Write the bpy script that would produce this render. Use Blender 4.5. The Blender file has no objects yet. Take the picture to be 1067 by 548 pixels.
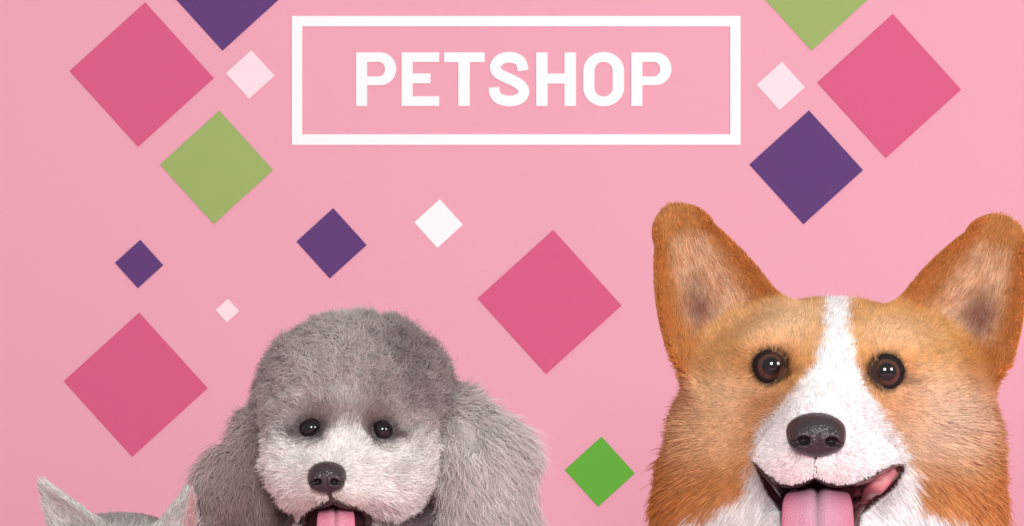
import bpy, bmesh, math, random
import numpy as np
from mathutils import Vector

# ------------------------------------------------------------------ camera, world, lamps, exposure
SC = bpy.context.scene
COL = SC.collection
S = 0.00065                 # metres for one picture unit at the dogs' eye plane
DIST = 3400.0               # camera distance in the same units
CAM_D = DIST * S
cam_data = bpy.data.cameras.new('camera')
cam = bpy.data.objects.new('camera', cam_data); COL.objects.link(cam)
cam.location = (0, -CAM_D, 0)
cam.rotation_euler = (math.radians(90), 0, 0)
cam_data.sensor_width = 36.0
cam_data.lens = 36.0 * DIST / 1067.0
cam_data.clip_start = 0.05
cam_data.clip_end = 60
SC.camera = cam

world = bpy.data.worlds.new('World'); SC.world = world
world.use_nodes = True
bg = world.node_tree.nodes['Background']
bg.inputs[0].default_value = (1.0, 0.99, 0.98, 1)
bg.inputs[1].default_value = 0.56

def softbox(name, loc, target, size, power, color=(1, 1, 1)):
    d = bpy.data.lights.new(name, 'AREA')
    d.shape = 'SQUARE'; d.size = size; d.energy = power; d.color = color
    o = bpy.data.objects.new(name, d); COL.objects.link(o)
    o.location = loc
    o.rotation_euler = (Vector(target) - Vector(loc)).to_track_quat('-Z', 'Y').to_euler()
    return o
softbox('softbox_key', (-0.02, -2.1, 0.58), (0.3, 0.5, -0.25), 0.55, 37.5, (1.0, 0.965, 0.94))
softbox('softbox_side', (1.55, -1.65, 0.55), (0.15, 0.4, -0.35), 0.6, 28, (1.0, 1.0, 1.0))

SC.view_settings.view_transform = 'Standard'
SC.view_settings.look = 'None'
SC.view_settings.exposure = 0.0
SC.view_settings.gamma = 1.0
SC.render.engine = 'CYCLES'
SC.cycles.max_bounces = 6
SC.cycles.use_denoising = True
try:
    SC.cycles_curves.shape = 'RIBBONS'
except Exception:
    pass

rng = np.random.default_rng(7)

# ------------------------------------------------------------------ helpers: objects and materials
def lin(r, g, b):
    f = lambda c: (c / 255 / 12.92) if c / 255 <= 0.04045 else ((c / 255 + 0.055) / 1.055) ** 2.4
    return (f(r), f(g), f(b))

def lin_np(rgb):
    c = np.asarray(rgb, float) / 255
    return np.where(c <= 0.04045, c / 12.92, ((c + 0.055) / 1.055) ** 2.4)

def W(u, v, y=0.0):
    """A point in picture units at depth y (y grows away from the camera)."""
    k = 1 + y / DIST
    return np.array([(u - 533.5) * k, y, (274.0 - v) * k])

def thing(name, label, cat, loc=(0, 0, 0), group=None):
    o = bpy.data.objects.new(name, None); COL.objects.link(o)
    o.location = loc; o.empty_display_size = 0.05
    o['label'] = label; o['category'] = cat
    if group: o['group'] = group
    return o

def tag(o, label, cat, group=None):
    o['label'] = label; o['category'] = cat
    if group: o['group'] = group
    return o

def link(name, data, mat, parent=None):
    o = bpy.data.objects.new(name, data); COL.objects.link(o)
    if mat: data.materials.append(mat)
    if parent is not None:
        o.parent = parent
        o.location = -Vector(parent.location)
    return o

def np_mesh(name, verts, faces, smooth=True):
    me = bpy.data.meshes.new(name)
    me.from_pydata(np.asarray(verts).tolist(), [], np.asarray(faces).tolist() if not isinstance(faces, list) else faces)
    if smooth:
        me.polygons.foreach_set('use_smooth', [True] * len(me.polygons))
    me.update()
    return me

def set_colors(me, cols):
    a = me.attributes.new('col', 'FLOAT_COLOR', 'POINT')
    c = np.ones((len(cols), 4), np.float32); c[:, :3] = cols
    a.data.foreach_set('color', c.ravel())

def material(name, color=(0.8, 0.8, 0.8), rough=0.6, spec=0.3, attr=False, bump=None, mottle=None, coat=0.0, sss=0.0):
    m = bpy.data.materials.new(name); m.use_nodes = True
    nt = m.node_tree; b = nt.nodes['Principled BSDF']
    b.inputs['Base Color'].default_value = (*color, 1)
    b.inputs['Roughness'].default_value = rough
    b.inputs['Specular IOR Level'].default_value = spec
    b.inputs['Coat Weight'].default_value = coat
    b.inputs['Coat Roughness'].default_value = 0.03
    if sss:
        b.inputs['Subsurface Weight'].default_value = sss
        b.inputs['Subsurface Scale'].default_value = 0.004
        b.inputs['Subsurface Radius'].default_value = (1, 0.35, 0.3)
    tc = nt.nodes.new('ShaderNodeTexCoord')
    if attr:
        a = nt.nodes.new('ShaderNodeAttribute'); a.attribute_name = 'col'
        nt.links.new(a.outputs['Color'], b.inputs['Base Color'])
    if mottle:
        n = nt.nodes.new('ShaderNodeTexNoise'); n.inputs['Scale'].default_value = mottle[0]
        n.inputs['Detail'].default_value = 6
        r = nt.nodes.new('ShaderNodeMix'); r.data_type = 'RGBA'
        r.inputs[6].default_value = (*[c * (1 - mottle[1]) for c in color], 1)
        r.inputs[7].default_value = (*[min(1, c * (1 + mottle[1])) for c in color], 1)
        nt.links.new(tc.outputs['Object'], n.inputs['Vector'])
        nt.links.new(n.outputs['Fac'], r.inputs[0])
        nt.links.new(r.outputs[2], b.inputs['Base Color'])
    if bump:
        n = nt.nodes.new('ShaderNodeTexNoise'); n.inputs['Scale'].default_value = bump[0]
        n.inputs['Detail'].default_value = 5
        k = nt.nodes.new('ShaderNodeBump'); k.inputs['Strength'].default_value = bump[1]
        k.inputs['Distance'].default_value = 0.001
        nt.links.new(tc.outputs['Object'], n.inputs['Vector'])
        nt.links.new(n.outputs['Fac'], k.inputs['Height'])
        nt.links.new(k.outputs['Normal'], b.inputs['Normal'])
    return m

def fur_material(name, rough=0.55, spec=0.12, trans=0.25, vary=0.25):
    m = bpy.data.materials.new(name); m.use_nodes = True
    nt = m.node_tree; b = nt.nodes['Principled BSDF']; out = nt.nodes['Material Output']
    a = nt.nodes.new('ShaderNodeAttribute'); a.attribute_name = 'col'
    h = nt.nodes.new('ShaderNodeHairInfo')
    mr = nt.nodes.new('ShaderNodeMapRange')
    mr.inputs['To Min'].default_value = 1 - vary; mr.inputs['To Max'].default_value = 1 + vary * 0.6
    nt.links.new(h.outputs['Random'], mr.inputs['Value'])
    mx = nt.nodes.new('ShaderNodeVectorMath'); mx.operation = 'SCALE'
    nt.links.new(a.outputs['Color'], mx.inputs[0]); nt.links.new(mr.outputs['Result'], mx.inputs['Scale'])
    nt.links.new(mx.outputs['Vector'], b.inputs['Base Color'])
    b.inputs['Roughness'].default_value = rough
    b.inputs['Specular IOR Level'].default_value = spec
    t = nt.nodes.new('ShaderNodeBsdfTranslucent')
    nt.links.new(mx.outputs['Vector'], t.inputs['Color'])
    mix = nt.nodes.new('ShaderNodeMixShader'); mix.inputs[0].default_value = trans
    nt.links.new(b.outputs[0], mix.inputs[1]); nt.links.new(t.outputs[0], mix.inputs[2])
    nt.links.new(mix.outputs[0], out.inputs['Surface'])
    return m

# ------------------------------------------------------------------ setting: a pink studio sweep
WALL_Y = 1700.0              # depth of the wall, picture units
FLOOR_Z = -690.0
def build_setting():
    pink = lin(228, 168, 184)
    m = material('pink_paint', pink, rough=0.75, spec=0.15, mottle=(5.0, 0.012), bump=(220, 0.05))
    w = 6000 * S
    y = WALL_Y * S; z0 = FLOOR_Z * S; r = 0.10
    me = np_mesh('wall', [(-w, y, z0 + r), (w, y, z0 + r), (w, y, 3.2), (-w, y, 3.2)], [(0, 1, 2, 3)], False)
    o = link('wall', me, m); o['kind'] = 'structure'
    vs, fs = [], []
    n = 14
    prof = [(y - r + r * math.sin(a), z0 + r - r * math.cos(a)) for a in np.linspace(math.pi / 2, 0, n)] + [(-6.0, z0)]
    for py, pz in prof: vs += [(-w, py, pz), (w, py, pz)]
    for i in range(len(prof) - 1): fs.append((2 * i, 2 * i + 2, 2 * i + 3, 2 * i + 1))
    o = link('floor', np_mesh('floor', vs, fs), m); o['kind'] = 'structure'
build_setting()

def on_wall(u, v, lift=0.0):
    p = W(u, v, WALL_Y - lift / S) * S
    return Vector(p)

# ------------------------------------------------------------------ wall decoration: squares and the sign
def extrude_poly(bm, pts, y0, y1):
    """Flat outline of (x, z) points given a real thickness between depths y0 (back) and y1 (front)."""
    f0 = [bm.verts.new((x, y1, z)) for x, z in pts]
    f1 = [bm.verts.new((x, y0, z)) for x, z in pts]
    n = len(pts)
    bm.faces.new(f0); bm.faces.new(list(reversed(f1)))
    for i in range(n):
        bm.faces.new((f0[i], f1[i], f1[(i + 1) % n], f0[(i + 1) % n]))

def bm_object(name, bm, mat, parent=None):
    bmesh.ops.recalc_face_normals(bm, faces=bm.faces)
    me = bpy.data.meshes.new(name); bm.to_mesh(me); bm.free()
    return link(name, me, mat, parent)

K = 1 + WALL_Y / DIST
def card_mat(name, rgb):
    return material(name, lin(*rgb), rough=0.8, spec=0.1, mottle=(60, 0.012))
CARD = {
    'raspberry': card_mat('raspberry_card', (208, 97, 134)),
    'purple': card_mat('purple_card', (95, 66, 123)),
    'olive': card_mat('olive_green_card', (152, 181, 107)),
    'bright': card_mat('bright_green_card', (99, 180, 65)),
    'white': material('white_card', (0.96, 0.96, 0.96), 0.7, 0.1),
    'blush': card_mat('blush_card', (244, 226, 231)),
}
SQUARES = [
    (147.7, 78, 75.2, 'raspberry', 'raspberry pink paper diamond in the upper left corner, above the olive green one'),
    (234.8, -6, 59.3, 'purple', 'purple paper diamond cut by the top edge, left of the white framed sign'),
    (260.8, 78, 25.4, 'blush', 'small pale blush diamond just left of the white framed sign'),
    (225.7, 174.5, 59, 'olive', 'whole olive green paper diamond below the raspberry one at upper left'),
    (145, 275, 25.2, 'purple', 'smallest purple diamond, above the raspberry one at left edge'),
    (345.5, 253.5, 36.6, 'purple', 'medium purple diamond on the wall above the grey poodle'),
    (457, 233, 25.4, 'white', 'small pure white diamond below the framed sign, above the poodle'),
    (237, 323.5, 12.4, 'blush', 'tiniest pale diamond beside the top of the poodle head'),
    (141.5, 400.5, 75, 'raspberry', 'raspberry diamond at left, low above the grey cat ears'),
    (572.7, 314.5, 75, 'raspberry', 'raspberry diamond in the middle between poodle and corgi'),
    (625, 491, 36.5, 'bright', 'bright green diamond low between the poodle and the corgi'),
    (848.5, -6, 59.3, 'olive', 'olive green diamond cut by the top edge, right of the sign'),
    (813.5, 90, 25.2, 'blush', 'small pale blush diamond just right of the white framed sign'),
    (926.5, 90, 75, 'raspberry', 'raspberry diamond in the upper right corner above the corgi'),
    (840, 174.5, 59.3, 'purple', 'purple diamond on the wall right above the corgi head'),
]
def build_squares():
    for u, v, r, kind, label in SQUARES:
        c = on_wall(u, v)
        bm = bmesh.new()
        pts = []
        for a in (2.8, 92.8, 182.8, 272.8):
            t = math.radians(-a)
            pts.append((r * K * S * math.cos(t), r * K * S * math.sin(t)))
        extrude_poly(bm, pts, -0.0003, -0.0009)
        o = bm_object('paper_diamond', bm, CARD[kind])
        o.location = c
        tag(o, label, 'paper diamond', 'paper diamonds on the pink wall')
build_squares()

def stroke(pts, width):
    """Outline (left side, then right side back) of a path of constant width."""
    pts = np.array(pts, float)
    d = np.gradient(pts, axis=0); d /= np.linalg.norm(d, axis=1)[:, None]
    n = np.stack([-d[:, 1], d[:, 0]], 1) * width / 2
    return pts + n, pts - n

def catmull(pts, n=8):
    p = [np.array(q, float) for q in pts]
    p = [2 * p[0] - p[1]] + p + [2 * p[-1] - p[-2]]
    out = []
    for i in range(1, len(p) - 2):
        for t in np.linspace(0, 1, n, endpoint=False):
            a, b, c, d = p[i - 1], p[i], p[i + 1], p[i + 2]
            out.append(0.5 * (2 * b + (c - a) * t + (2 * a - 5 * b + 4 * c - d) * t * t + (3 * b - a - 3 * c + d) * t ** 3))
    out.append(p[-2])
    return np.array(out)

def arc(cx, cy, rx, ry, a0, a1, n=14):
    return [(cx + rx * math.cos(math.radians(a)), cy + ry * math.sin(math.radians(a))) for a in np.linspace(a0, a1, n)]

def build_sign():
    root = thing('shop_sign', 'white framed sign with raised white letters reading PETSHOP', 'sign', on_wall(537.5, 84))
    white = material('white_sign_paint', (0.97, 0.97, 0.97), 0.6, 0.2)
    def xz(p):
        q = on_wall(*p); return (q.x, q.z)
    yb = WALL_Y * S - 0.0004; yf = WALL_Y * S - 0.0014
    def solid(bm, poly): extrude_poly(bm, [xz(p) for p in poly], yb, yf)
    def band(bm, A, B, closed=False):
        """A ring or strip between two equal-length outlines, with thickness, as one solid."""
        n = len(A); m = n if closed else n - 1
        def vs(P, y): return [bm.verts.new((xz(p)[0], y, xz(p)[1])) for p in P]
        a0, a1, b0, b1 = vs(A, yf), vs(A, yb), vs(B, yf), vs(B, yb)
        for i in range(m):
            j = (i + 1) % n
            bm.faces.new((a0[i], a0[j], b0[j], b0[i])); bm.faces.new((a1[i], b1[i], b1[j], a1[j]))
            bm.faces.new((a0[i], a1[i], a1[j], a0[j])); bm.faces.new((b0[i], b0[j], b1[j], b1[i]))
        if not closed:
            for i in (0, -1): bm.faces.new((a0[i], b0[i], b1[i], a1[i]))
    # frame
    bm = bmesh.new()
    o = [(304.2, 17.2), (771.5, 17.2), (771.5, 151.2), (304.2, 151.2)]
    i = [(315, 28), (760.8, 28), (760.8, 140.2), (315, 140.2)]
    band(bm, o, i, True)
    bm_object('frame', bm, white, root)
    # lettering
    bm = bmesh.new()
    T, B = 55.1, 110.8
    def P(dx):
        solid(bm, [(371 + dx, T), (382.6 + dx, T), (382.6 + dx, B), (371 + dx, B)])
        oa = [(382.6 + dx, T), (392 + dx, T)] + arc(396.2 + dx, 72.15, 16.7, 17.05, -90, 90, 24) + [(392 + dx, 89.2), (382.6 + dx, 89.2)]
        ia = [(382.6 + dx, 64.9), (392 + dx, 64.9)] + arc(394 + dx, 72.5, 7.2, 7.6, -90, 90, 24) + [(392 + dx, 80.1), (382.6 + dx, 80.1)]
        band(bm, oa, ia)
    P(0); P(286.7)
    solid(bm, [(418.5, T), (457.7, T), (457.7, 65), (430, 65), (430, 77), (448.6, 77), (448.6, 87.2), (430, 87.2), (430, 100.7), (457.7, 100.7), (457.7, B), (418.5, B)])
    solid(bm, [(462.6, T), (505, T), (505, 65.2), (489.5, 65.2), (489.5, B), (477.6, B), (477.6, 65.2), (462.6, 65.2)])
    path = catmull([(545, 74), (544, 68), (540, 62.6), (530.8, 60.1), (521.4, 62.4), (516, 69.4), (518.2, 75.8), (525, 80.0), (535.5, 84.9), (543, 89.8), (545.9, 96.4), (541.6, 103), (530.8, 105.7), (520, 103.2), (515.4, 97.2), (514.8, 91.4)])
    band(bm, *stroke(path, 11.2))
    solid(bm, [(558.7, T), (570.5, T), (570.5, 77), (588.2, 77), (588.2, T), (600.2, T), (600.2, B), (588.2, B), (588.2, 87.5), (570.5, 87.5), (570.5, B), (558.7, B)])
    def ring(x0, x1, y0, y1, rx, ry):
        return (arc(x1 - rx, y0 + ry, rx, ry, -90, 0) + arc(x1 - rx, y1 - ry, rx, ry, 0, 90) + arc(x0 + rx, y1 - ry, rx, ry, 90, 180) + arc(x0 + rx, y0 + ry, rx, ry, 180, 270))
    band(bm, ring(607.6, 650.3, 54.6, 111.2, 21.3, 20), ring(619.4, 638.3, 64.9, 101, 9.4, 9.4), True)
    bm_object('lettering', bm, white, root)
build_sign()

# ------------------------------------------------------------------ sculpting: distance fields -> one skin
def ell(p, c, r, rot=None):
    q = p - np.asarray(c, np.float32)
    if rot is not None: q = q @ rot
    r = np.asarray(r, np.float32)
    a = q / r
    k0 = np.sqrt((a * a).sum(1)); b = a / r
    k1 = np.sqrt((b * b).sum(1)) + 1e-9
    return k0 * (k0 - 1) / k1

def cap(p, a, b, ra, rb):
    a = np.asarray(a, np.float32); b = np.asarray(b, np.float32)
    ab = b - a; L2 = float(ab @ ab)
    t = np.clip(((p - a) @ ab) / L2, 0, 1)
    d = p - a - t[:, None] * ab
    return np.sqrt((d * d).sum(1)) - (ra + (rb - ra) * t)

def smin(a, b, k):
    h = np.maximum(k - np.abs(a - b), 0) / k
    return np.minimum(a, b) - h * h * k * 0.25

def smax(a, b, k): return -smin(-a, -b, k)

def poly_sd(P, poly):
    """Signed distance (negative inside) to a 2-D polygon."""
    poly = np.asarray(poly, np.float32); n = len(poly)
    d = np.full(len(P), 1e9, np.float32); inside = np.zeros(len(P), bool)
    for i in range(n):
        a, b = poly[i], poly[(i + 1) % n]
        e = b - a; w = P - a
        t = np.clip((w @ e) / max(float(e @ e), 1e-9), 0, 1)
        q = w - t[:, None] * e
        d = np.minimum(d, (q * q).sum(1))
        c = ((a[1] <= P[:, 1]) & (b[1] > P[:, 1])) | ((b[1] <= P[:, 1]) & (a[1] > P[:, 1]))
        with np.errstate(divide='ignore', invalid='ignore'):
            xi = a[0] + (P[:, 1] - a[1]) / (b[1] - a[1] + 1e-12) * (b[0] - a[0])
        inside ^= c & (P[:, 0] < xi)
    d = np.sqrt(d)
    return np.where(inside, -d, d)

def uv_of(p):
    k = 1 + p[:, 1] / DIST
    return np.stack([p[:, 0] / k + 533.5, 274.0 - p[:, 2] / k], 1)

def chunked(f, p, n=120000):
    p = np.asarray(p, np.float32)
    return np.concatenate([f(p[i:i + n]) for i in range(0, len(p), n)]) if len(p) > n else f(p)

def grad(f, p, e=1.0):
    g = np.zeros_like(p)
    for i in range(3):
        d = np.zeros(3, np.float32); d[i] = e
        g[:, i] = chunked(f, p + d) - chunked(f, p - d)
    return g / (np.linalg.norm(g, axis=1)[:, None] + 1e-9)

def skin(f, lo, hi, h):
    """Surface nets over a box; returns vertices (picture units) and quads."""
    lo = np.asarray(lo, np.float32); hi = np.asarray(hi, np.float32)
    n = np.ceil((hi - lo) / h).astype(int) + 1
    xs, ys, zs = [lo[i] + h * np.arange(n[i], dtype=np.float32) for i in range(3)]
    Y, Z = np.meshgrid(ys, zs, indexing='ij')
    vals = np.empty(n, np.float32)
    step = max(1, int(100000 / (n[1] * n[2])))
    for i in range(0, n[0], step):
        x = xs[i:i + step]
        p = np.empty((len(x), n[1], n[2], 3), np.float32)
        p[..., 0] = x[:, None, None]; p[..., 1] = Y; p[..., 2] = Z
        vals[i:i + step] = f(p.reshape(-1, 3)).reshape(len(x), n[1], n[2])
    ins = vals < 0
    corners = [(i, j, k) for i in (0, 1) for j in (0, 1) for k in (0, 1)]
    sl = lambda a, c: a[c[0]:n[0] - 1 + c[0], c[1]:n[1] - 1 + c[1], c[2]:n[2] - 1 + c[2]]
    cnt = sum(sl(ins, c).astype(np.int8) for c in corners)
    act = (cnt > 0) & (cnt < 8)
    idx = -np.ones(act.shape, int); ci = np.argwhere(act); idx[act] = np.arange(len(ci))
    acc = np.zeros((len(ci), 3)); num = np.zeros(len(ci))
    for a in corners:
        for ax in range(3):
            if a[ax]: continue
            b = list(a); b[ax] = 1
            va = vals[tuple((ci + a).T)]; vb = vals[tuple((ci + b).T)]
            cr = (va < 0) != (vb < 0)
            t = np.where(cr, va / (va - vb + 1e-12), 0)
            pos = np.repeat(np.array(a, float)[None], len(ci), 0); pos[:, ax] += t
            acc[cr] += pos[cr]; num[cr] += 1
    V = lo + h * (ci + acc / num[:, None])
    F = []
    for ax in range(3):
        o1, o2 = [(1, 2), (2, 0), (0, 1)][ax]
        s0 = [slice(None)] * 3; s1 = [slice(None)] * 3
        s0[ax] = slice(0, n[ax] - 1); s1[ax] = slice(1, n[ax])
        for o in (o1, o2):
            s0[o] = slice(1, n[o] - 1); s1[o] = slice(1, n[o] - 1)
        A, B = ins[tuple(s0)], ins[tuple(s1)]
        for flip, mk in ((False, A & ~B), (True, ~A & B)):
            e = np.argwhere(mk)
            if not len(e): continue
            e[:, o1] += 1; e[:, o2] += 1
            q = []
            for d1, d2 in ((-1, -1), (0, -1), (0, 0), (-1, 0)):
                c = e.copy(); c[:, o1] += d1; c[:, o2] += d2
                q.append(idx[tuple(c.T)])
            q = np.stack(q, 1)
            F.append(q[:, ::-1] if flip else q)
    F = np.concatenate(F)
    V = V.astype(np.float32)
    for _ in range(2):
        V = V - grad(f, V, h * 0.4) * np.clip(chunked(f, V), -h, h)[:, None]
    return V, F

def relax(V, F, mask, n=4):
    """Laplacian smoothing of the marked vertices."""
    e = np.concatenate([F[:, [0, 1]], F[:, [1, 2]], F[:, [2, 3]], F[:, [3, 0]]]); e = np.concatenate([e, e[:, ::-1]])
    e = e[mask[e[:, 0]]]
    for _ in range(n):
        a = np.zeros_like(V); c = np.zeros(len(V))
        np.add.at(a, e[:, 0], V[e[:, 1]]); np.add.at(c, e[:, 0], 1)
        V = np.where((mask & (c > 0))[:, None], a / np.maximum(c, 1)[:, None], V).astype(np.float32)
    return V

def vnoise(p, scale, seed=0):
    """Smooth lattice noise in 0..1."""
    q = p / scale + seed * 17.31
    i = np.floor(q).astype(np.int64); f = q - i; f = f * f * (3 - 2 * f)
    def hsh(a):
        h = (a[:, 0] * 73856093) ^ (a[:, 1] * 19349663) ^ (a[:, 2] * 83492791) ^ (seed * 2654435)
        h = (h ^ (h >> 13)) * 1274126177 & 0x7fffffff
        h = (h ^ (h >> 16)) * 668265263 & 0x7fffffff
        return (h & 0xffff) / 65535.0
    r = 0
    for a in (0, 1):
        for b in (0, 1):
            for c in (0, 1):
                w = (f[:, 0] if a else 1 - f[:, 0]) * (f[:, 1] if b else 1 - f[:, 1]) * (f[:, 2] if c else 1 - f[:, 2])
                r = r + w * hsh(i + np.array([a, b, c]))
    return r

def vec_noise(p, scale, seed):
    return np.stack([vnoise(p, scale, seed + k) for k in range(3)], 1) * 2 - 1

def unit(v): return v / (np.linalg.norm(v, axis=-1, keepdims=True) + 1e-9)

def front(f, u, v, y0=-260.0):
    """Depth at which the view line through (u, v) meets a body."""
    y = y0; best = (1e9, 0.0)
    for _ in range(160):
        d = float(f(W(u, v, y)[None].astype(np.float32))[0])
        if d < best[0]: best = (d, y)
        if d < 0.05 or y > 300: break
        y += max(d * 0.7, 0.1)
    return best[1]

def sstep(x, a, b):
    t = np.clip((x - a) / (b - a), 0, 1); return t * t * (3 - 2 * t)

def sample_roots(V, F, dens, n):
    tri = np.concatenate([F[:, [0, 1, 2]], F[:, [0, 2, 3]]])
    a, b, c = V[tri[:, 0]], V[tri[:, 1]], V[tri[:, 2]]
    ar = np.linalg.norm(np.cross(b - a, c - a), axis=1) * dens[tri].mean(1)
    cs = np.cumsum(ar); k = np.searchsorted(cs, rng.random(n) * cs[-1]); k = np.minimum(k, len(tri) - 1)
    r1 = np.sqrt(rng.random(n))[:, None]; r2 = rng.random(n)[:, None]
    return (a[k] * (1 - r1) + b[k] * r1 * (1 - r2) + c[k] * r1 * r2).astype(np.float32)

def grow(f, roots, length, lift, flow, droop, tuft, tuft_scale, frizz, seed, points=6, bend=0.35, curl=0.0, curl_w=1.6):
    """Strands that leave the skin at an angle, lie along the flow, gather in tufts and never enter the body."""
    n = grad(f, roots)
    t = flow - n * (flow * n).sum(1, keepdims=True); t = unit(t)
    lift = np.broadcast_to(lift, (len(roots),))[:, None]
    tuft = np.broadcast_to(tuft, (len(roots),))[:, None]; droop = np.broadcast_to(droop, (len(roots),))[:, None]
    tn = vec_noise(roots, tuft_scale, seed) + 0.6 * vec_noise(roots, tuft_scale * 0.45, seed + 5)
    d = unit(n * lift + t * (1 - lift) + tn * tuft + rng.normal(size=roots.shape) * frizz)
    L = np.broadcast_to(length, (len(roots),)) * (0.75 + 0.5 * rng.random(len(roots)))
    st = (L / (points - 1))[:, None]
    a = unit(np.cross(n, np.array([0.31, 0.17, 0.93]))); b = np.cross(n, a)
    ph = (vnoise(roots, 11, seed + 40) * 14 + rng.random(len(roots)) * 0.8)[:, None]
    pts = [roots - n * 1.0]
    p = roots.copy()
    for i in range(points - 1):
        d = unit(d + t * bend * (1 - lift) + droop * np.array([0, 0, -1.0]) + rng.normal(size=p.shape) * frizz * 0.6
                 + vec_noise(p, tuft_scale * 0.6, seed + 11 + i) * tuft * 0.5
                 + np.broadcast_to(curl, (len(roots),))[:, None] * (a * np.cos(ph + i * curl_w) + b * np.sin(ph + i * curl_w)))
        p = p + d * st
        dd = chunked(f, p)
        push = np.maximum(1.0 + 0.5 * i - dd, 0)
        if push.max() > 0: p = p + n * np.minimum(push, 6)[:, None]
        pts.append(p)
    return np.stack(pts, 1)

def fur_object(name, P, cols, root_r, tip_r, mat, parent, deep=0.72):
    """One fur coat: every strand a hair curve with its own colour."""
    n, k = P.shape[:2]
    cu = bpy.data.hair_curves.new(name)
    cu.add_curves([k] * n)
    cu.position_data.foreach_set('vector', (P * S).astype(np.float32).ravel())
    ra = cu.attributes.get('radius') or cu.attributes.new('radius', 'FLOAT', 'POINT')
    rr = (np.broadcast_to(root_r, (n,))[:, None] * (1 - np.linspace(0, 1, k)[None] ** 1.5) + tip_r) * S
    ra.data.foreach_set('value', rr.astype(np.float32).ravel())
    ca = cu.attributes.new('col', 'FLOAT_COLOR', 'CURVE')
    c = np.ones((n, 4), np.float32); c[:, :3] = np.clip(cols, 0, 1) ** deep
    ca.data.foreach_set('color', c.ravel())
    return link(name, cu, mat, parent)

def mixc(base, col, w):
    return base * (1 - w[:, None]) + lin_np(col)[None] * w[:, None]

def blob(uv, u, v, ru, rv, soft=1.0):
    """1 in the middle of a soft oval patch, 0 outside it."""
    d = np.sqrt(((uv[:, 0] - u) / ru) ** 2 + ((uv[:, 1] - v) / rv) ** 2)
    return 1 - sstep(d, 1 - 0.5 * soft, 1 + 0.5 * soft)

# ------------------------------------------------------------------ shared animal parts
EYE_MAT = material('eyeball', attr=True, rough=0.07, spec=0.5)
LID_MAT = material('dark_skin', lin(22, 14, 14), rough=0.6, spec=0.12, bump=(900, 0.4))
NOSE_MAT = material('wet_nose', lin(44, 37, 38), rough=0.34, spec=0.5)
def pebble(m, scale, strength):
    nt = m.node_tree; b = nt.nodes['Principled BSDF']
    tc = nt.nodes.new('ShaderNodeTexCoord'); v = nt.nodes.new('ShaderNodeTexVoronoi'); v.inputs['Scale'].default_value = scale
    k = nt.nodes.new('ShaderNodeBump'); k.inputs['Strength'].default_value = strength; k.inputs['Distance'].default_value = 0.0012; k.invert = True
    nt.links.new(tc.outputs['Object'], v.inputs['Vector']); nt.links.new(v.outputs['Distance'], k.inputs['Height']); nt.links.new(k.outputs['Normal'], b.inputs['Normal'])
pebble(NOSE_MAT, 520, 0.55)
TONGUE_MAT = material('tongue', attr=True, rough=0.38, spec=0.4, sss=0.0)
pebble(TONGUE_MAT, 900, 0.5)
LIP_MAT = material('lip_skin', attr=True, rough=0.4, spec=0.35, bump=(700, 0.4))

def eye(parent, c, r, axis, iris, pupil_k=0.42, iris_k=0.86, squash=1.0, lid=(1.0, 1.0), lid_off=0.0, lid_w=0.17):
    """Eyeball looking along axis, with a dark lid ring round its visible disc."""
    axis = unit(np.asarray(axis, float))
    me = bpy.data.meshes.new('eye'); bm = bmesh.new()
    bmesh.ops.create_icosphere(bm, subdivisions=5, radius=1.0); bm.to_mesh(me); bm.free()
    v = np.empty(len(me.vertices) * 3); me.vertices.foreach_get('co', v); v = v.reshape(-1, 3)
    ang = np.arccos(np.clip(v @ axis, -1, 1)) / math.radians(58)
    col = np.repeat(lin_np(iris)[None], len(v), 0)
    st = vnoise(v * 1.0, 0.12, 3)
    col *= (0.7 + 0.7 * st)[:, None]
    k = (1 - sstep(ang, pupil_k - 0.05, pupil_k + 0.05))[:, None]; col = col * (1 - k) + np.array([[0.004] * 3]) * k
    k = sstep(ang, iris_k - 0.1, iris_k + 0.08)[:, None]; col = col * (1 - k) + lin_np((26, 16, 16))[None] * k
    v = v * r; me.vertices.foreach_set('co', ((v + c) * S).ravel())
    set_colors(me, col); me.polygons.foreach_set('use_smooth', [True] * len(me.polygons)); me.update()
    o = link('eye', me, EYE_MAT, parent)
    # lid ring lying on the ball
    up = np.array([0, 0, 1.0]); s = unit(np.cross(axis, up)); up = np.cross(s, axis)
    vs, fs = [], []; n, m = 48, 10
    for i in range(n):
        a = 2 * math.pi * i / n
        ca, sa = math.cos(a), math.sin(a)
        rho = np.array([lid[0] * ca, lid[1] * sa + lid_off * ca])
        off = s * rho[0] * r * 0.84 + up * rho[1] * r * 0.84
        h = math.sqrt(max(r * r - float(off @ off), (0.3 * r) ** 2))
        cen = c + off + axis * h
        rad = unit(off); w = lid_w * r * (1.25 if sa > 0 else 0.9)
        for j in range(m):
            b = 2 * math.pi * j / m
            vs.append((cen + rad * math.cos(b) * w * 1.5 + axis * math.sin(b) * w * 0.7) * S)
    for i in range(n):
        for j in range(m):
            fs.append((i * m + j, ((i + 1) % n) * m + j, ((i + 1) % n) * m + (j + 1) % m, i * m + (j + 1) % m))
    l = link('eyelid', np_mesh('eyelid', vs, fs), LID_MAT, o)
    l.location = (0, 0, 0)
    return o

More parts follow.
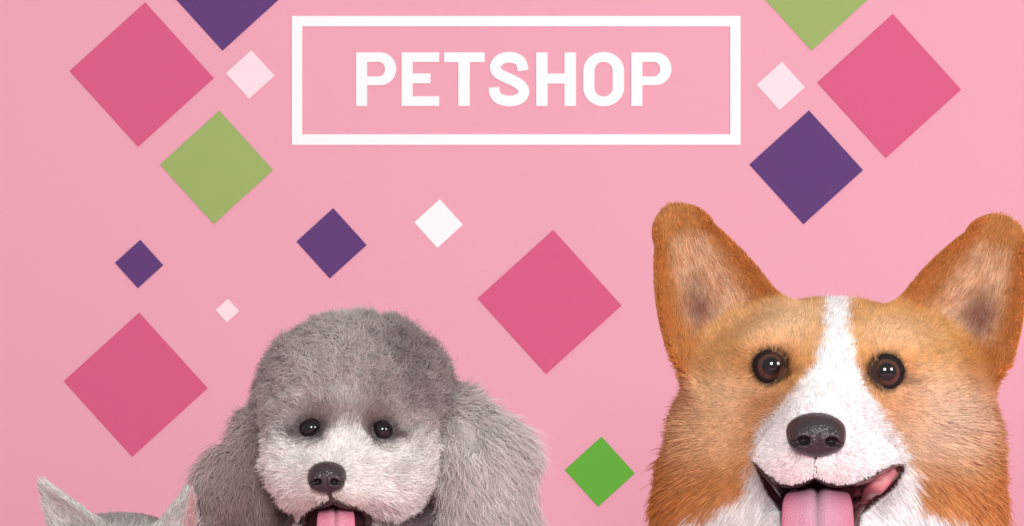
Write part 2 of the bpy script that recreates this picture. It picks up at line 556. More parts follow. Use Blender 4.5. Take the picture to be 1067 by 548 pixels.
def tube(name, pts, rad, mat, parent, cols=None, m=10, flat=1.0):
    P = catmull(pts, 6); R = np.interp(np.linspace(0, 1, len(P)), np.linspace(0, 1, len(rad)), rad)
    d = unit(np.gradient(P, axis=0)); ref = np.array([0, -1.0, 0])
    vs, fs = [], []
    for i in range(len(P)):
        s = unit(np.cross(d[i], ref)); q = unit(np.cross(s, d[i]))
        for j in range(m):
            b = 2 * math.pi * j / m
            vs.append(P[i] + s * math.cos(b) * R[i] + q * math.sin(b) * R[i] * flat)
    for i in range(len(P) - 1):
        for j in range(m):
            fs.append((i * m + j, i * m + (j + 1) % m, (i + 1) * m + (j + 1) % m, (i + 1) * m + j))
    fs.append(tuple(range(m - 1, -1, -1))); fs.append(tuple((len(P) - 1) * m + j for j in range(m)))
    me = np_mesh(name, np.array(vs) * S, [tuple(f) for f in fs])
    if cols is not None:
        c = np.stack([np.interp(np.linspace(0, 1, len(P)), np.linspace(0, 1, len(cols)), [q[k] for q in cols]) for k in range(3)], 1)
        set_colors(me, lin_np(np.repeat(c, m, 0)))
    return link(name, me, mat, parent)

def tongue(parent, path, width, thick, c_mid, c_edge):
    P = catmull([np.array(p) for p in path], 6); n = len(P); m = 48
    Wd = np.interp(np.linspace(0, 1, n), np.linspace(0, 1, len(width)), width)
    d = unit(np.gradient(P, axis=0)); side = np.array([1.0, 0, 0])
    vs, cs, fs = [], [], []
    for i in range(n):
        s = unit(side - d[i] * (side @ d[i])); up = unit(np.cross(d[i], s))
        for j in range(m):
            b = 2 * math.pi * j / m
            x = math.cos(b); z = math.sin(b)
            hgt = thick * z * (1 if z < 0 else 1.0)
            if z > 0: hgt += -thick * 0.75 * math.exp(-(x / 0.12) ** 2) + thick * 0.15 * math.cos(x * 5)
            vs.append(P[i] + s * x * Wd[i] + up * hgt)
            g = math.exp(-(x / 0.07) ** 2) * (z > 0)
            cs.append((np.array(c_mid) * (1 - abs(x)) + np.array(c_edge) * abs(x)) * (1 - 0.2 * g))
    for i in range(n - 1):
        for j in range(m):
            fs.append((i * m + j, i * m + (j + 1) % m, (i + 1) * m + (j + 1) % m, (i + 1) * m + j))
    fs.append(tuple(range(m - 1, -1, -1))); fs.append(tuple((n - 1) * m + j for j in range(m)))
    me = np_mesh('tongue', np.array(vs) * S, [tuple(f) for f in fs]); set_colors(me, lin_np(np.array(cs)))
    return link('tongue', me, TONGUE_MAT, parent)

def nose(parent, c, r, nostrils, h=1.2):
    cx, cy, cz = c; rx, ry, rz = r
    def f(p):
        d = ell(p, c, r)
        d = smin(d, ell(p, (cx, cy + 0.2 * ry, cz + 0.25 * rz), (rx * 1.02, ry * 0.9, rz * 0.72)), 0.3 * rz)
        for s in (-1, 1):      # the two wings
            d = smin(d, ell(p, (cx + s * rx * 0.55, cy - 0.25 * ry, cz - 0.12 * rz), (rx * 0.42, ry * 0.75, rz * 0.62)), 0.25 * rz)
        for (nx, nz, nr) in nostrils:
            s = 1 if nx > 0 else -1
            d = smax(d, -ell(p, (cx + nx, cy - ry * 1.02, cz + nz), (nr * 1.25, ry * 0.62, nr)), 2.0)
            d = smax(d, -cap(p, (cx + nx, cy - ry * 1.0, cz + nz), (cx + nx + s * nr * 2.2, cy - ry * 0.55, cz + nz - nr * 0.55), nr * 0.7, nr * 0.4), 2.0)
        d = smax(d, -cap(p, (cx, cy - ry * 1.08, cz + 0.2 * rz), (cx, cy - ry * 0.8, cz - rz * 1.1), rx * 0.07, rx * 0.1), 2.0)
        return d
    V, F = skin(f, np.array(c) - np.array(r) * 1.35, np.array(c) + np.array(r) * 1.35, h)
    return link('nose', np_mesh('nose', V * S, F), NOSE_MAT, parent)

def ear_field(p, tip, base, rt, rb, cup, th, facing, pw=1.25):
    """Upright ear: a leaf-shaped shell between base and tip, cupped towards 'facing'."""
    tip = np.asarray(tip, np.float32); base = np.asarray(base, np.float32)
    ax = tip - base; L = float(np.linalg.norm(ax)); ax = ax / L
    nrm = np.asarray(facing, np.float32); nrm = nrm - ax * (nrm @ ax); nrm = nrm / np.linalg.norm(nrm)
    sd = np.cross(nrm, ax)
    q = p - base
    a = q @ ax; s = q @ sd; w = q @ nrm
    t = np.clip(a / L, 0, 1)
    R = rb + (rt - rb) * t ** pw
    d2 = np.sqrt(s * s + np.where(a < 0, a, np.where(a > L, a - L, 0)) ** 2) - R
    wc = w - cup * (s / (R + 1e-3)) ** 2 * (0.35 + 0.65 * (1 - t))
    sh = np.abs(wc) - th
    return smax(d2, sh, th * 1.2), a / L, s / (R + 1e-3), wc

MATS_FUR = {}
SKIN_MAT = material('skin', attr=True, rough=0.8, spec=0.1)

# ------------------------------------------------------------------ corgi
def build_corgi():
    root = thing('corgi', 'tan and white corgi with upright ears, open mouth and pink tongue', 'dog', (W(865, 548, 130)[0] * S, 130 * S, FLOOR_Z * S))
    w = W
    earL = dict(tip=w(710, 246, 100), base=w(748, 346, 95), rt=32, rb=65, pw=1.7, cup=42, th=5.5, facing=(0.15, -1, 0.1))
    earR = dict(tip=w(1036, 257, 100), base=w(993, 351, 95), rt=32, rb=65, pw=1.7, cup=42, th=5.5, facing=(-0.12, -1, 0.1))
    mouth = [(786, 480), (799, 493), (812, 503), (826, 505), (838, 502), (849, 497), (861, 502), (874, 505), (890, 503), (908, 496), (926, 485), (939, 482),
             (941, 490), (932, 506), (912, 522), (894, 536), (890, 575), (856, 584), (818, 575), (815, 532), (800, 512)]
    def head(p, opened=True):
        d = ell(p, w(868, 386, 95), (122, 120, 76))
        d = smin(d, ell(p, w(863, 400, 45), (88, 66, 66)), 40)
        d = smin(d, ell(p, w(780, 432, 92), (70, 78, 82)), 40)
        d = smin(d, ell(p, w(966, 436, 92), (68, 78, 82)), 40)
        d = smin(d, ell(p, w(768, 520, 115), (80, 80, 85)), 50)
        d = smin(d, ell(p, w(966, 522, 115), (72, 80, 85)), 50)
        d = smin(d, cap(p, w(861, 430, 15), w(852, 468, -72), 58, 40), 34)
        d = smin(d, cap(p, w(865, 380, 0), w(852, 440, -88), 30, 24), 30)
        d = smin(d, ell(p, w(822, 482, -48), (36, 40, 29)), 22)
        d = smin(d, ell(p, w(893, 484, -44), (42, 42, 30)), 22)
        for s, (u, v) in ((-1, (800, 362)), (1, (925, 367))):     # brow
            d = smin(d, ell(p, w(u, v, 12), (30, 26, 20)), 26)
        d = smin(d, ell(p, w(856, 555, -22), (54, 58, 36)), 26)   # lower jaw
        if not opened: return d
        m = poly_sd(uv_of(p), mouth)
        yd = -52 + np.minimum((np.abs(uv_of(p)[:, 0] - 862) / 78) ** 2, 1.6) * 78
        d = smax(d, -smax(m, p[:, 1] - yd, 5), 5)
        return d
    def ears(p):
        d = None
        for e in (earL, earR):
            q = ear_field(p, **e)[0]
            d = q if d is None else np.minimum(d, q)
        return d
    def body(p):
        d = cap(p, w(866, 500, 150), w(868, 690, 165), 120, 130)
        d = smin(d, ell(p, w(868, 640, 105), (140, 95, 120)), 60)
        d = smin(d, ell(p, w(872, 800, 270), (150, 190, 165)), 80)
        for s in (-1, 1):
            d = smin(d, cap(p, w(868 + s * 72, 740, 110), np.array([w(868 + s * 70, 0, 95)[0], 90, FLOOR_Z + 30]), 55, 32), 40)
            d = smin(d, ell(p, np.array([w(868 + s * 70, 0, 70)[0], 62, FLOOR_Z + 24]), (34, 50, 24)), 20)
            d = smin(d, ell(p, np.array([w(868 + s * 125, 0, 250)[0], 250, FLOOR_Z + 105]), (60, 120, 105)), 40)
            d = smin(d, ell(p, np.array([w(868 + s * 140, 0, 150)[0], 150, FLOOR_Z + 24]), (34, 70, 24)), 20)
        return d
    def f(p):
        return smin(smin(head(p), ears(p), 26), body(p), 60)
    V, F = skin(f, (120, -150, FLOOR_Z - 6), (580, 480, 110), 3.4)
    V = relax(V, F, (np.abs(poly_sd(uv_of(V), mouth)) < 9) & (V[:, 1] < 60))

    white = [(861, 300), (886, 300), (882, 345), (891, 380), (903, 402), (912, 425), (926, 447), (943, 470), (950, 490), (953, 519), (975, 524), (1000, 528),
             (1022, 542), (1040, 600), (1010, 900), (1060, 1100), (660, 1100), (720, 900), (690, 600), (702, 552), (718, 536), (750, 524), (776, 513), (783, 492), (788, 468), (798, 444), (818, 422), (836, 402), (851, 380), (860, 345)]
    def colour(p, jit=0.0):
        uv = uv_of(p)
        n1 = vnoise(p, 26, 21); n2 = vnoise(p, 9, 22)
        c = np.repeat(lin_np((221, 164, 99))[None], len(p), 0)
        c = mixc(c, (205, 139, 71), sstep(n1, 0.35, 0.75) * 0.7)
        # deeper orange round the outside of the head, paler cheeks and brows
        for a in ((690, 460, 34, 130), (712, 398, 26, 46), (1046, 450, 26, 130), (1026, 396, 30, 50), (700, 540, 40, 40), (1045, 540, 30, 40)):
            c = mixc(c, (184, 106, 46), blob(uv, *a, soft=1.5) * 0.85)
        c = mixc(c, (228, 200, 172), blob(uv, 970, 438, 46, 42, 1.6) * 0.85)
        for a in ((748, 440, 36, 46), (944, 430, 20, 20), (816, 346, 40, 18), (928, 350, 34, 16), (830, 330, 30, 16), (780, 415, 34, 20)):
            c = mixc(c, (234, 194, 148), blob(uv, *a, soft=1.6) * 0.7)
        c = mixc(c, (196, 128, 76), blob(uv, 806, 420, 24, 18, 1.5) * 0.7)
        c = mixc(c, (212, 150, 100), blob(uv, 926, 420, 22, 16, 1.5) * 0.6)
        for a in ((752, 506, 60, 24), (1000, 508, 54, 22)):
            c = mixc(c, (200, 122, 62), blob(uv, *a, soft=1.5) * 0.7)
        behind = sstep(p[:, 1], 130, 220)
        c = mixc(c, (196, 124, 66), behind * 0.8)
        # white blaze, muzzle, bib and legs
        sd = poly_sd(uv, white) + jit + (n2 - 0.5) * 6
        wh = (1 - sstep(sd, -4, 5)) * (1 - sstep(p[:, 1], 190, 240) * (uv[:, 1] < 640))
        c = mixc(c, (243, 241, 240), wh)
        # muzzle: a little pink where the coat is thin
        c = mixc(c, (246, 222, 220), (blob(uv, 822, 490, 22, 14, 1.5) + blob(uv, 870, 492, 20, 10, 1.5)).clip(0, 1) * 0.5 * (p[:, 1] < 0))
        # ears
        for e, sgn in ((earL, 1), (earR, -1)):
            d, t, s, wc = ear_field(p, **e)
            on = (1 - sstep(d, 2, 12)) * sstep(t, -0.12, 0.18) * sstep(chunked(lambda q: head(q, False), p) - d, -3, 9)
            inner = sstep(wc, -1, 4)
            c = mixc(c, (190, 120, 60), on * 0.9)
            rim = on * inner * sstep(np.abs(s), 0.45, 0.9)
            mid = on * inner * (1 - sstep(np.abs(s + 0.05), 0.3, 0.8)) * (1 - sstep(t, 0.72, 1.0))
            c = mixc(c, (226, 184, 144), mid * (0.55 + 0.45 * sstep(vnoise(p, 7, 27), 0.3, 0.6)))
            c = mixc(c, (172, 92, 36), rim * 0.7)
            mau = mid * blob(np.stack([s * 100 * sgn, t * 100], 1), 28, 14, 36, 26, 1.8)
            c = mixc(c, (122, 72, 64), mau * 0.85)
        for u, v in EYES:      # dark skin of the lids
            c = mixc(c, (36, 23, 21), blob(uv, u, v, 18.8, 18, 0.4) * (p[:, 1] < 80))
            c = mixc(c, (110, 70, 52), blob(uv, u + 21, v + 8, 12, 5, 1.4) * 0.5 * (p[:, 1] < 80))
        return c
    EYES = [(804, 381), (922, 387)]
    in_mouth = lambda p: poly_sd(uv_of(p), mouth)
    cav = lambda p: (in_mouth(p) < 5) & (p[:, 1] < 60)
    vc = colour(V) ** 0.85
    m = cav(V)
    uvm = uv_of(V[m]); base = vc[m].copy()
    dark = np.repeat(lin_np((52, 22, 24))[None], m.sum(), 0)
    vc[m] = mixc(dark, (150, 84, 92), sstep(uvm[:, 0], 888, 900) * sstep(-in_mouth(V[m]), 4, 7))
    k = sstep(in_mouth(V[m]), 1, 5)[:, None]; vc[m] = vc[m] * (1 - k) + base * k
    me = np_mesh('body', V * S, F); set_colors(me, vc)
    link('body', me, SKIN_MAT, root)

    # eyes
    for k, (u, v) in enumerate(EYES):
        y = front(f, u, v)
        eye(root, W(u, v, y + 11.5), 18.8, (-0.05 + 0.06 * (1 if k else -1), -1, 0.02), (68, 39, 29), pupil_k=0.52, iris_k=0.9, lid_w=0.11, lid=(1.0, 0.95), lid_off=-0.06 if k == 0 else 0.06)
    # nose
    nose(root, W(850.5, 453.5, -112), (28.5, 24, 22), [(-14.5, -4, 5.2), (13.5, -5, 5.2)])
    # tongue and lips
    tongue(root, [W(852, 514, -20), W(852, 517, -66), W(852, 526, -94), W(852, 547, -106), W(852, 580, -104), W(852, 606, -92), W(852, 618, -80)],
           [30, 33, 35.5, 37, 38, 30, 12], 8.5, (178, 136, 154), (178, 104, 124))
    def onskin(u, v, off=0.0):
        y = front(lambda p: f0(p), u, v); return W(u, v, y + off)
    f0 = lambda p: head(p, False)          # the face before the mouth is opened: where lips lie
    D = [(58, 36, 36), (44, 26, 28), (60, 36, 38)]
    tube('lip', [onskin(u, v, 2) for u, v in ((787, 481), (797, 493), (810, 506), (818, 522), (818, 546), (820, 572))], [1.6, 3.2, 4.4, 4.6, 4.4, 3], LIP_MAT, root, D)
    tube('lip', [onskin(u, v, 4) for u, v in ((800, 494), (814, 504), (830, 505), (840, 501), (849, 496), (858, 501), (872, 505), (890, 503))], [1.5, 2.4, 2.8, 3, 3.2, 3, 2.8, 2], LIP_MAT, root, D)
    tube('lip', [onskin(u, v, -1.5) for u, v in ((890, 505), (908, 499), (926, 488), (937, 484), (937, 490), (925, 504), (907, 520), (893, 534), (890, 556), (888, 574))],
         [1.8, 2.0, 1.7, 1.8, 2.0, 2.5, 3.2, 4.0, 4.2, 3], LIP_MAT, root, [(80, 46, 48), (120, 74, 78), (74, 44, 46), (126, 78, 80), (84, 52, 54), (60, 36, 38)])
    tube('lip', [onskin(u, v, 7) for u, v in ((891, 544), (896, 527), (908, 512), (921, 500), (933, 490))], [6, 9, 9.5, 7.5, 3.5], LIP_MAT, root, [(120, 70, 76), (178, 108, 116), (150, 88, 94), (188, 116, 122), (158, 94, 100)], flat=0.4)
    tube('philtrum', [onskin(u, v, 1.0) for u, v in ((850, 474), (849.5, 484), (849, 496))], [2.0, 1.8, 2.2], LIP_MAT, root, [(70, 44, 46), (90, 56, 58)])

    # coat
    dens_v = np.ones(len(V))
    uvV = uv_of(V)
    dens_v[V[:, 2] < -380] *= 0.22
    dens_v[(V[:, 1] > 170)] *= 0.35
    dens_v[in_mouth(V) < 1] = np.where(V[in_mouth(V) < 1][:, 1] < 60, 0, dens_v[in_mouth(V) < 1])
    roots = sample_roots(V, F, dens_v, 380000)
    uv = uv_of(roots)
    keep = np.ones(len(roots), bool)
    for u, v in EYES: keep &= ~((np.hypot(uv[:, 0] - u, uv[:, 1] - v) < 15.5) & (roots[:, 1] < 60))
    keep &= ~((((uv[:, 0] - 850.5) / 29) ** 2 + ((uv[:, 1] - 453.5) / 23) ** 2 < 1) & (roots[:, 1] < 0))
    keep &= ~((in_mouth(roots) < 3) & (roots[:, 1] < 60))
    roots = roots[keep]; uv = uv[keep]
    N0 = W(851, 452, -118)
    dn = np.linalg.norm(roots - N0, axis=1)
    fl = unit(roots - N0)
    side = np.sign(uv[:, 0] - 862)
    low = sstep(uv[:, 1], 480, 560)[:, None]
    fl = unit(fl * (1 - low) + low * np.stack([side * 0.35, 0 * side + 0.1, -np.ones_like(side)], 1))
    L = 3.5 + 5.5 * sstep(dn, 55, 135) + 16 * sstep(dn, 150, 230) * sstep(uv[:, 1], 385, 450) + 14 * sstep(uv[:, 1], 490, 560) * sstep(dn, 110, 170)
    L = np.where(uv[:, 1] > 620, 38, L)
    lift = 0.17 + 0.21 * sstep(dn, 130, 220)
    for e in (earL, earR):
        d, t, s, wc = ear_field(roots, **e)
        on = (1 - sstep(d, 2, 26)) * sstep(t, -0.35, 0.35)
        ax = unit(e['tip'] - e['base'])
        inner = on * sstep(wc, -1, 3)
        fl = unit(fl * (1 - on[:, None]) + ax * on[:, None])
        on = (1 - sstep(d, 2, 10)) * sstep(t, -0.05, 0.2)
        L = L * (1 - on) + on * (1 - 0.5 * sstep(t, 0.8, 1.15)) * (4.5 + 11 * inner * (1 - sstep(np.abs(s), 0.4, 0.9)))
    for u, v in EYES:
        r = np.hypot(uv[:, 0] - u, uv[:, 1] - v); k = (1 - sstep(r, 18, 46)) * (roots[:, 1] < 60)
        out = np.stack([(uv[:, 0] - u), 0 * r, -(uv[:, 1] - v)], 1) / (r[:, None] + 1e-6)
        fl = unit(fl * (1 - 0.8 * k[:, None]) + out * k[:, None] * 0.9)
        L = L * (1 - 0.55 * k)
    k = 1 - sstep(in_mouth(roots), 3, 16); L = L * (1 - 0.5 * k * (roots[:, 1] < 60))
    cols = colour(roots, rng.normal(size=len(roots)) * 2.2)
    cols = cols * (0.86 + 0.28 * vnoise(roots, 6, 31))[:, None]
    stray = rng.random(len(roots)) < 0.02; L = L * np.where(stray, 1.25, 1.0)
    L = L * (0.8 + 0.45 * vnoise(roots, 16, 33)); lift = lift + 0.1 * stray
    long = sstep(L, 14, 36)
    P = grow(f, roots, L, lift, fl, 0.03 + 0.05 * long, 0.11 + 0.15 * long, 14, 0.08, 41)
    rad = 0.33 + 0.2 * long + 0.5 * (uv[:, 1] > 640)
    fur_object('fur', P, cols, rad, 0.10, fur_material('corgi_fur'), root, 0.8)
build_corgi()

# ------------------------------------------------------------------ poodle
def build_poodle():
    root = thing('poodle', 'fluffy grey poodle with rounded topknot, pale muzzle and long hanging ears', 'dog', (W(370, 548, 130)[0] * S, 130 * S, FLOOR_Z * S))
    w = W
    EYES = [(324.5, 446), (398.5, 448)]
    mouth = [(318, 534), (328, 528), (338, 524), (346, 521), (356, 524), (368, 527), (380, 532), (384, 545), (378, 566), (350, 574), (324, 566), (316, 548)]
    def head(p, opened=True):
        d = ell(p, w(370, 413, 72), (91, 88, 77))
        d = smin(d, ell(p, w(362, 452, 20), (70, 56, 42)), 34)
        d = smin(d, ell(p, w(322, 490, 2), (40, 46, 38)), 34)
        d = smin(d, ell(p, w(398, 490, 6), (44, 50, 40)), 34)
        d = smin(d, ell(p, w(350, 506, -24), (38, 52, 30)), 30)
        d = smin(d, cap(p, w(360, 455, -14), w(342, 492, -66), 24, 17), 24)
        d = smin(d, ell(p, w(352, 560, 10), (44, 52, 28)), 24)
        if not opened: return d
        m = poly_sd(uv_of(p), mouth)
        return smax(d, -smax(m, p[:, 1] + 34, 4), 4)
    def ears(p):
        d = cap(p, w(460, 417, 80), w(505, 480, 74), 18, 36)
        d = smin(d, cap(p, w(505, 480, 74), w(515, 600, 74), 36, 40), 20)
        e = cap(p, w(280, 438, 88), w(248, 500, 84), 18, 26)
        e = smin(e, cap(p, w(248, 500, 84), w(240, 600, 84), 26, 34), 20)
        return np.minimum(d, e)
    def body(p):
        d = cap(p, w(372, 500, 130), w(376, 640, 150), 74, 92)
        d = smin(d, ell(p, w(376, 780, 210), (112, 150, 150)), 60)
        for s in (-1, 1):
            d = smin(d, cap(p, w(376 + s * 52, 700, 110), np.array([w(376 + s * 52, 0, 80)[0], 80, FLOOR_Z + 26]), 40, 28), 30)
            d = smin(d, ell(p, np.array([w(376 + s * 52, 0, 60)[0], 56, FLOOR_Z + 20]), (28, 40, 20)), 16)
            d = smin(d, ell(p, np.array([w(376 + s * 95, 0, 200)[0], 200, FLOOR_Z + 84]), (46, 96, 84)), 30)
            d = smin(d, ell(p, np.array([w(376 + s * 104, 0, 120)[0], 120, FLOOR_Z + 20]), (28, 56, 20)), 16)
        return d
    def f(p):
        return smin(smin(head(p), ears(p), 10), body(p), 34)
    V, F = skin(f, (-420, -120, FLOOR_Z - 6), (120, 400, 10), 4.0)
    muzzle = [(290, 452), (318, 462), (345, 452), (378, 450), (404, 464), (440, 458), (456, 474), (458, 500), (446, 526), (430, 540), (384, 530), (318, 532), (296, 540), (276, 520), (270, 495), (274, 468)]
    def colour(p, jit=0.0):
        uv = uv_of(p)
        n1 = vnoise(p, 30, 51); n2 = vnoise(p, 8, 52)
        c = np.repeat(lin_np((163, 151, 148))[None], len(p), 0)
        c = mixc(c, (126, 113, 113), sstep(n1, 0.35, 0.7) * 0.75)
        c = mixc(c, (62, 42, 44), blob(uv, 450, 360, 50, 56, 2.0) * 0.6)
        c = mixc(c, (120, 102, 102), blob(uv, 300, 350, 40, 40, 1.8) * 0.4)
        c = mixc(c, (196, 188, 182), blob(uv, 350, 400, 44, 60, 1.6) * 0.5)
        earm = sstep(uv[:, 0], 450, 474) * sstep(uv[:, 1], 398, 440)
        c = mixc(c, (204, 196, 190), earm * (0.45 + 0.5 * blob(uv, 500, 470, 50, 80, 1.5)).clip(0, 1))
        earl = sstep(-uv[:, 0], -280, -262) * sstep(uv[:, 1], 420, 455)
        c = mixc(c, (180, 158, 152), earl * 0.8)
        c = mixc(c, (106, 82, 74), blob(uv, 256, 525, 26, 56, 1.6) * 0.85)
        sd = poly_sd(uv, muzzle) + jit + (n2 - 0.5) * 8
        wh = (1 - sstep(sd, -7, 7)) * (p[:, 1] < 45)
        c = mixc(c, (230, 227, 223), wh)
        c = mixc(c, (226, 208, 200), blob(uv, 310, 520, 40, 20, 1.6) * 0.6)
        c = mixc(c, (208, 204, 196), blob(uv, 428, 490, 26, 30, 1.5) * 0.45)
        c = mixc(c, (188, 150, 138), blob(uv, 352, 524, 52, 10, 1.4) * 0.55)
        for k, (u, v) in enumerate(EYES):
            s = 1 if k == 0 else -1
            c = mixc(c, (100, 72, 70), blob(uv, u + s * 10, v - 13, 22, 13, 1.4) * 0.8 * (p[:, 1] < 50))
            c = mixc(c, (44, 34, 34), blob(uv, u, v, 13.5, 10, 0.6) * (p[:, 1] < 60))
            c = mixc(c, (66, 54, 54), blob(uv, u - s * 16, v + 4, 12, 4, 1.2) * 0.8 * (p[:, 1] < 60))
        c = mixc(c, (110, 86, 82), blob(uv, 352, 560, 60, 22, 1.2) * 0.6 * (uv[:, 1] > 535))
        return c
    in_mouth = lambda p: poly_sd(uv_of(p), mouth)
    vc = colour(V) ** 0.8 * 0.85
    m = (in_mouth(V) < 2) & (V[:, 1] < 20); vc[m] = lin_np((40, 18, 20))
    me = np_mesh('body', V * S, F); set_colors(me, vc)
    link('body', me, SKIN_MAT, root)
    for k, (u, v) in enumerate(EYES):
        y = front(f, u, v)
        eye(root, W(u, v, y + 3.5), 10.8, (-0.18 + 0.08 * (1 if k else -1), -1, 0.02), (22, 14, 14), pupil_k=0.6, lid_w=0.12, lid=(1.0, 0.74), lid_off=-0.1 if k == 0 else 0.1)
    nose(root, W(340.5, 497.5, -84), (18.6, 17.5, 15.8), [(-8.5, -3, 3.4), (8.5, -3, 3.4)], h=0.9)
    tongue(root, [W(350, 528, -20), W(350, 533, -48), W(350, 542, -62), W(350, 560, -66), W(350, 578, -60), W(350, 586, -52)], [16, 18, 19.5, 20, 16, 7], 5, (196, 130, 146), (186, 106, 128))
    D = [(60, 34, 34), (42, 24, 26), (60, 34, 34)]
    fm = lambda u, v, off: W(u, v, front(head0, u, v) + off)
    head0 = lambda p: head(p, False)
    tube('lip', [fm(u, v, -3) for u, v in ((316, 536), (328, 528), (340, 524), (347, 521), (356, 525), (370, 528), (384, 534))], [1.5, 3, 3.6, 4.2, 3.6, 3.4, 1.6], LIP_MAT, root, D)
    tube('lip', [fm(u, v, -2) for u, v in ((378, 530), (382, 540), (381, 556), (374, 570))], [3, 5, 5, 4], LIP_MAT, root, D)
    tube('lip', [fm(u, v, -2) for u, v in ((319, 533), (318, 544), (321, 558), (328, 570))], [2, 3, 3, 3], LIP_MAT, root, D)
    tube('philtrum', [fm(u, v, -4) for u, v in ((341, 508), (344, 515), (346, 521))], [2.0, 2.0, 2.6], LIP_MAT, root, [(66, 42, 42), (60, 38, 38)])

    dens_v = np.ones(len(V))
    dens_v[V[:, 2] < -380] *= 0.22
    dens_v[V[:, 1] > 130] *= 0.4
    roots = sample_roots(V, F, dens_v, 380000)
    uv = uv_of(roots)
    keep = np.ones(len(roots), bool)
    for u, v in EYES: keep &= ~((((uv[:, 0] - u) / 11) ** 2 + ((uv[:, 1] - v) / 8.5) ** 2 < 1) & (roots[:, 1] < 60))
    keep &= ~((((uv[:, 0] - 340.5) / 19.5) ** 2 + ((uv[:, 1] - 497.5) / 16) ** 2 < 1) & (roots[:, 1] < 0))
    keep &= ~((in_mouth(roots) < 3) & (roots[:, 1] < 20))
    roots = roots[keep]; uv = uv[keep]
    N0 = W(341, 494, -88); dn = np.linalg.norm(roots - N0, axis=1)
    face = (1 - sstep(dn, 85, 135))
    top = sstep(-uv[:, 1], -440, -400)
    fl = unit(roots - N0)
    ear = np.maximum(sstep(uv[:, 0], 456, 480) * sstep(uv[:, 1], 398, 436), sstep(-uv[:, 0], -276, -258) * sstep(uv[:, 1], 425, 460))
    side = np.sign(uv[:, 0] - 366)
    down = np.stack([side * 0.55, 0 * side - 0.1, -np.ones_like(side)], 1)
    k = np.maximum(ear, sstep(uv[:, 1], 560, 600))[:, None]
    fl = unit(fl * (1 - k) + down * k)
    L = 4 + 9 * sstep(dn, 22, 70) + 13 * sstep(dn, 95, 150)
    L = L * (1 - ear) + ear * 40
    L = np.where(uv[:, 1] > 600, 26, L)
    lift = np.full(len(roots), 0.62); lift = lift * (1 - face) + 0.5 * face + 0.1 * top
    lift = lift * (1 - ear) + 0.38 * ear
    for u, v in EYES:
        r = np.hypot(uv[:, 0] - u, uv[:, 1] - v); q = (1 - sstep(r, 12, 34)) * (roots[:, 1] < 60)
        out = np.stack([(uv[:, 0] - u), 0 * r, -(uv[:, 1] - v)], 1) / (r[:, None] + 1e-6)
        fl = unit(fl * (1 - q[:, None]) + out * q[:, None]); L = L * (1 - 0.62 * q)
        lift = lift * (1 - 0.5 * q)
    q = (1 - sstep(in_mouth(roots), 3, 16)) * (roots[:, 1] < 30); L = L * (1 - 0.55 * q)
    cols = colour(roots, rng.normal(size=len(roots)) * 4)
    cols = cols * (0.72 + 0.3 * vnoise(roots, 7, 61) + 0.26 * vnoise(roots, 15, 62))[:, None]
    L = L * (0.76 + 0.5 * vnoise(roots, 20, 64)) * np.where(rng.random(len(roots)) < 0.008, 1.3, 1.0)
    P = grow(f, roots, L, lift, fl, 0.02 + 0.12 * ear, 0.62 - 0.3 * face - 0.15 * ear, 13, 0.15, 71, points=9, curl=0.85 - 0.55 * face - 0.35 * ear, curl_w=1.15)
    rad = 0.31 + 0.5 * (uv[:, 1] > 640)
    fur_object('fur', P, cols, rad, 0.10, fur_material('poodle_fur', vary=0.3), root, 0.66)
build_poodle()

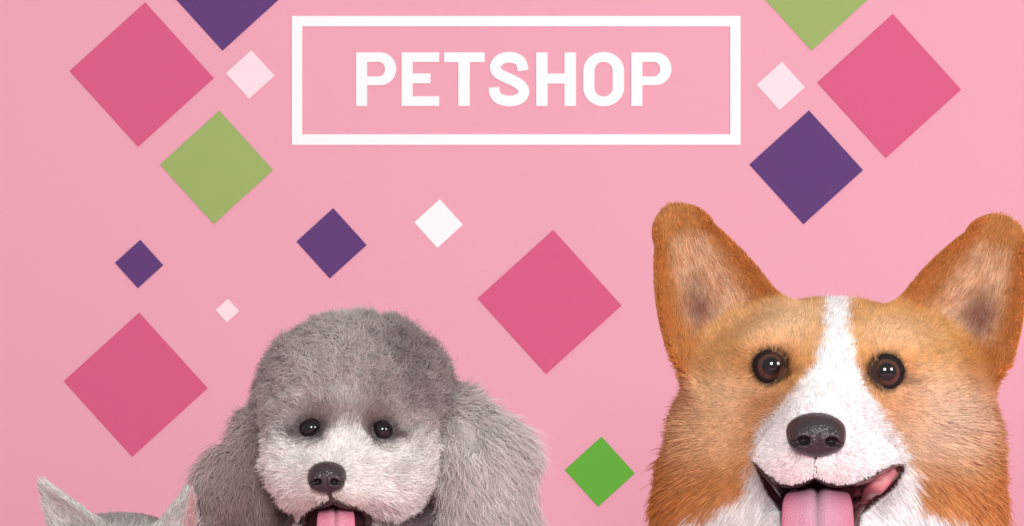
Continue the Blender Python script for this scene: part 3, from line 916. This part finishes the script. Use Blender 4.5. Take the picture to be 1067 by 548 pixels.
# ------------------------------------------------------------------ cat
def build_cat():
    root = thing('cat', 'silver grey cat at the lower left showing only ears and crown', 'cat', (W(125, 548, 60)[0] * S, 60 * S, FLOOR_Z * S))
    w = W
    earL = dict(tip=w(46, 503, 25), base=w(90, 560, 30), rt=4, rb=32, cup=12, th=3.6, facing=(-0.55, -1, 0.0))
    earR = dict(tip=w(194, 513, 25), base=w(176, 566, 30), rt=5, rb=32, cup=12, th=3.6, facing=(0.75, -1, 0.0))
    EYES = [(96, 612), (150, 614)]
    def f(p):
        d = ell(p, w(126, 596, 45), (88, 78, 61))
        d = smin(d, ell(p, w(122, 640, -6), (40, 34, 28)), 26)
        d = smin(d, ell(p, w(90, 628, 22), (40, 44, 36)), 24); d = smin(d, ell(p, w(158, 630, 22), (40, 44, 36)), 24)
        e = np.minimum(ear_field(p, **earL)[0], ear_field(p, **earR)[0])
        d = smin(d, e, 14)
        b = cap(p, w(126, 650, 90), w(126, 740, 120), 62, 80)
        b = smin(b, ell(p, w(126, 840, 210), (95, 170, 110)), 50)
        for s in (-1, 1):
            b = smin(b, cap(p, w(126 + s * 40, 760, 80), np.array([w(126 + s * 40, 0, 50)[0], 50, FLOOR_Z + 20]), 34, 22), 24)
            b = smin(b, ell(p, np.array([w(126 + s * 40, 0, 40)[0], 34, FLOOR_Z + 16]), (22, 34, 16)), 12)
        return smin(d, b, 30)
    V, F = skin(f, (-560, -60, FLOOR_Z - 6), (-270, 390, -215), 3.5)
    def colour(p):
        uv = uv_of(p); n1 = vnoise(p, 14, 81)
        c = np.repeat(lin_np((186, 188, 182))[None], len(p), 0)
        c = mixc(c, (138, 134, 130), sstep(n1, 0.4, 0.8) * 0.5)
        c = mixc(c, (126, 116, 114), blob(uv, 128, 540, 46, 16, 1.4) * 0.6)
        for e, ic in ((earL, (202, 198, 194)), (earR, (216, 140, 148))):
            d, t, s, wc = ear_field(p, **e)
            on = (1 - sstep(d, 2, 8)) * sstep(t, -0.1, 0.15)
            c = mixc(c, (196, 196, 190), on * 0.7)
            c = mixc(c, ic, on * sstep(wc, 0, 2.5) * (1 - sstep(np.abs(s), 0.7, 0.95)) * (1.0 if e is earL else sstep(-s, 0.05, 0.35)) * 0.6)
        c = mixc(c, (226, 224, 220), blob(uv, 122, 655, 44, 30, 1.4) * 0.8)
        return c
    me = np_mesh('body', V * S, F); set_colors(me, colour(V) * 0.8)
    link('body', me, SKIN_MAT, root)
    for u, v in EYES:
        eye(root, W(u, v, front(f, u, v) + 6), 13, (0, -1, 0), (150, 140, 70), pupil_k=0.35, lid=(1, 0.85))
    nose(root, W(122, 634, front(f, 122, 634) + 1), (8, 6, 6), [(-3.5, -1, 1.3), (3.5, -1, 1.3)], h=0.7)
    dens = np.ones(len(V)); dens[V[:, 2] < -380] *= 0.3
    roots = sample_roots(V, F, dens, 50000); uv = uv_of(roots)
    keep = np.ones(len(roots), bool)
    for u, v in EYES: keep &= ~((np.hypot(uv[:, 0] - u, uv[:, 1] - v) < 12) & (roots[:, 1] < 40))
    roots = roots[keep]; uv = uv[keep]
    N0 = W(122, 634, -36); fl = unit(roots - N0); L = np.full(len(roots), 10.0)
    low = sstep(uv[:, 1], 650, 720)[:, None]; fl = unit(fl * (1 - low) + np.array([[0, 0.2, -1.0]]) * low)
    for e in (earL, earR):
        d, t, s, wc = ear_field(roots, **e); on = (1 - sstep(d, 2, 8)) * sstep(t, -0.1, 0.15)
        fl = unit(fl * (1 - on[:, None]) + unit(e['tip'] - e['base']) * on[:, None])
        L = L * (1 - on) + on * (5 + 4 * sstep(wc, 0, 2))
    L = np.where(uv[:, 1] > 680, 16, L)
    cols = colour(roots) * (0.85 + 0.3 * vnoise(roots, 5, 83))[:, None]
    P = grow(f, roots, L, 0.25, fl, 0.03, 0.2, 10, 0.12, 91, points=5)
    fur_object('fur', P, cols, 0.5, 0.1, fur_material('cat_fur'), root)
build_cat()
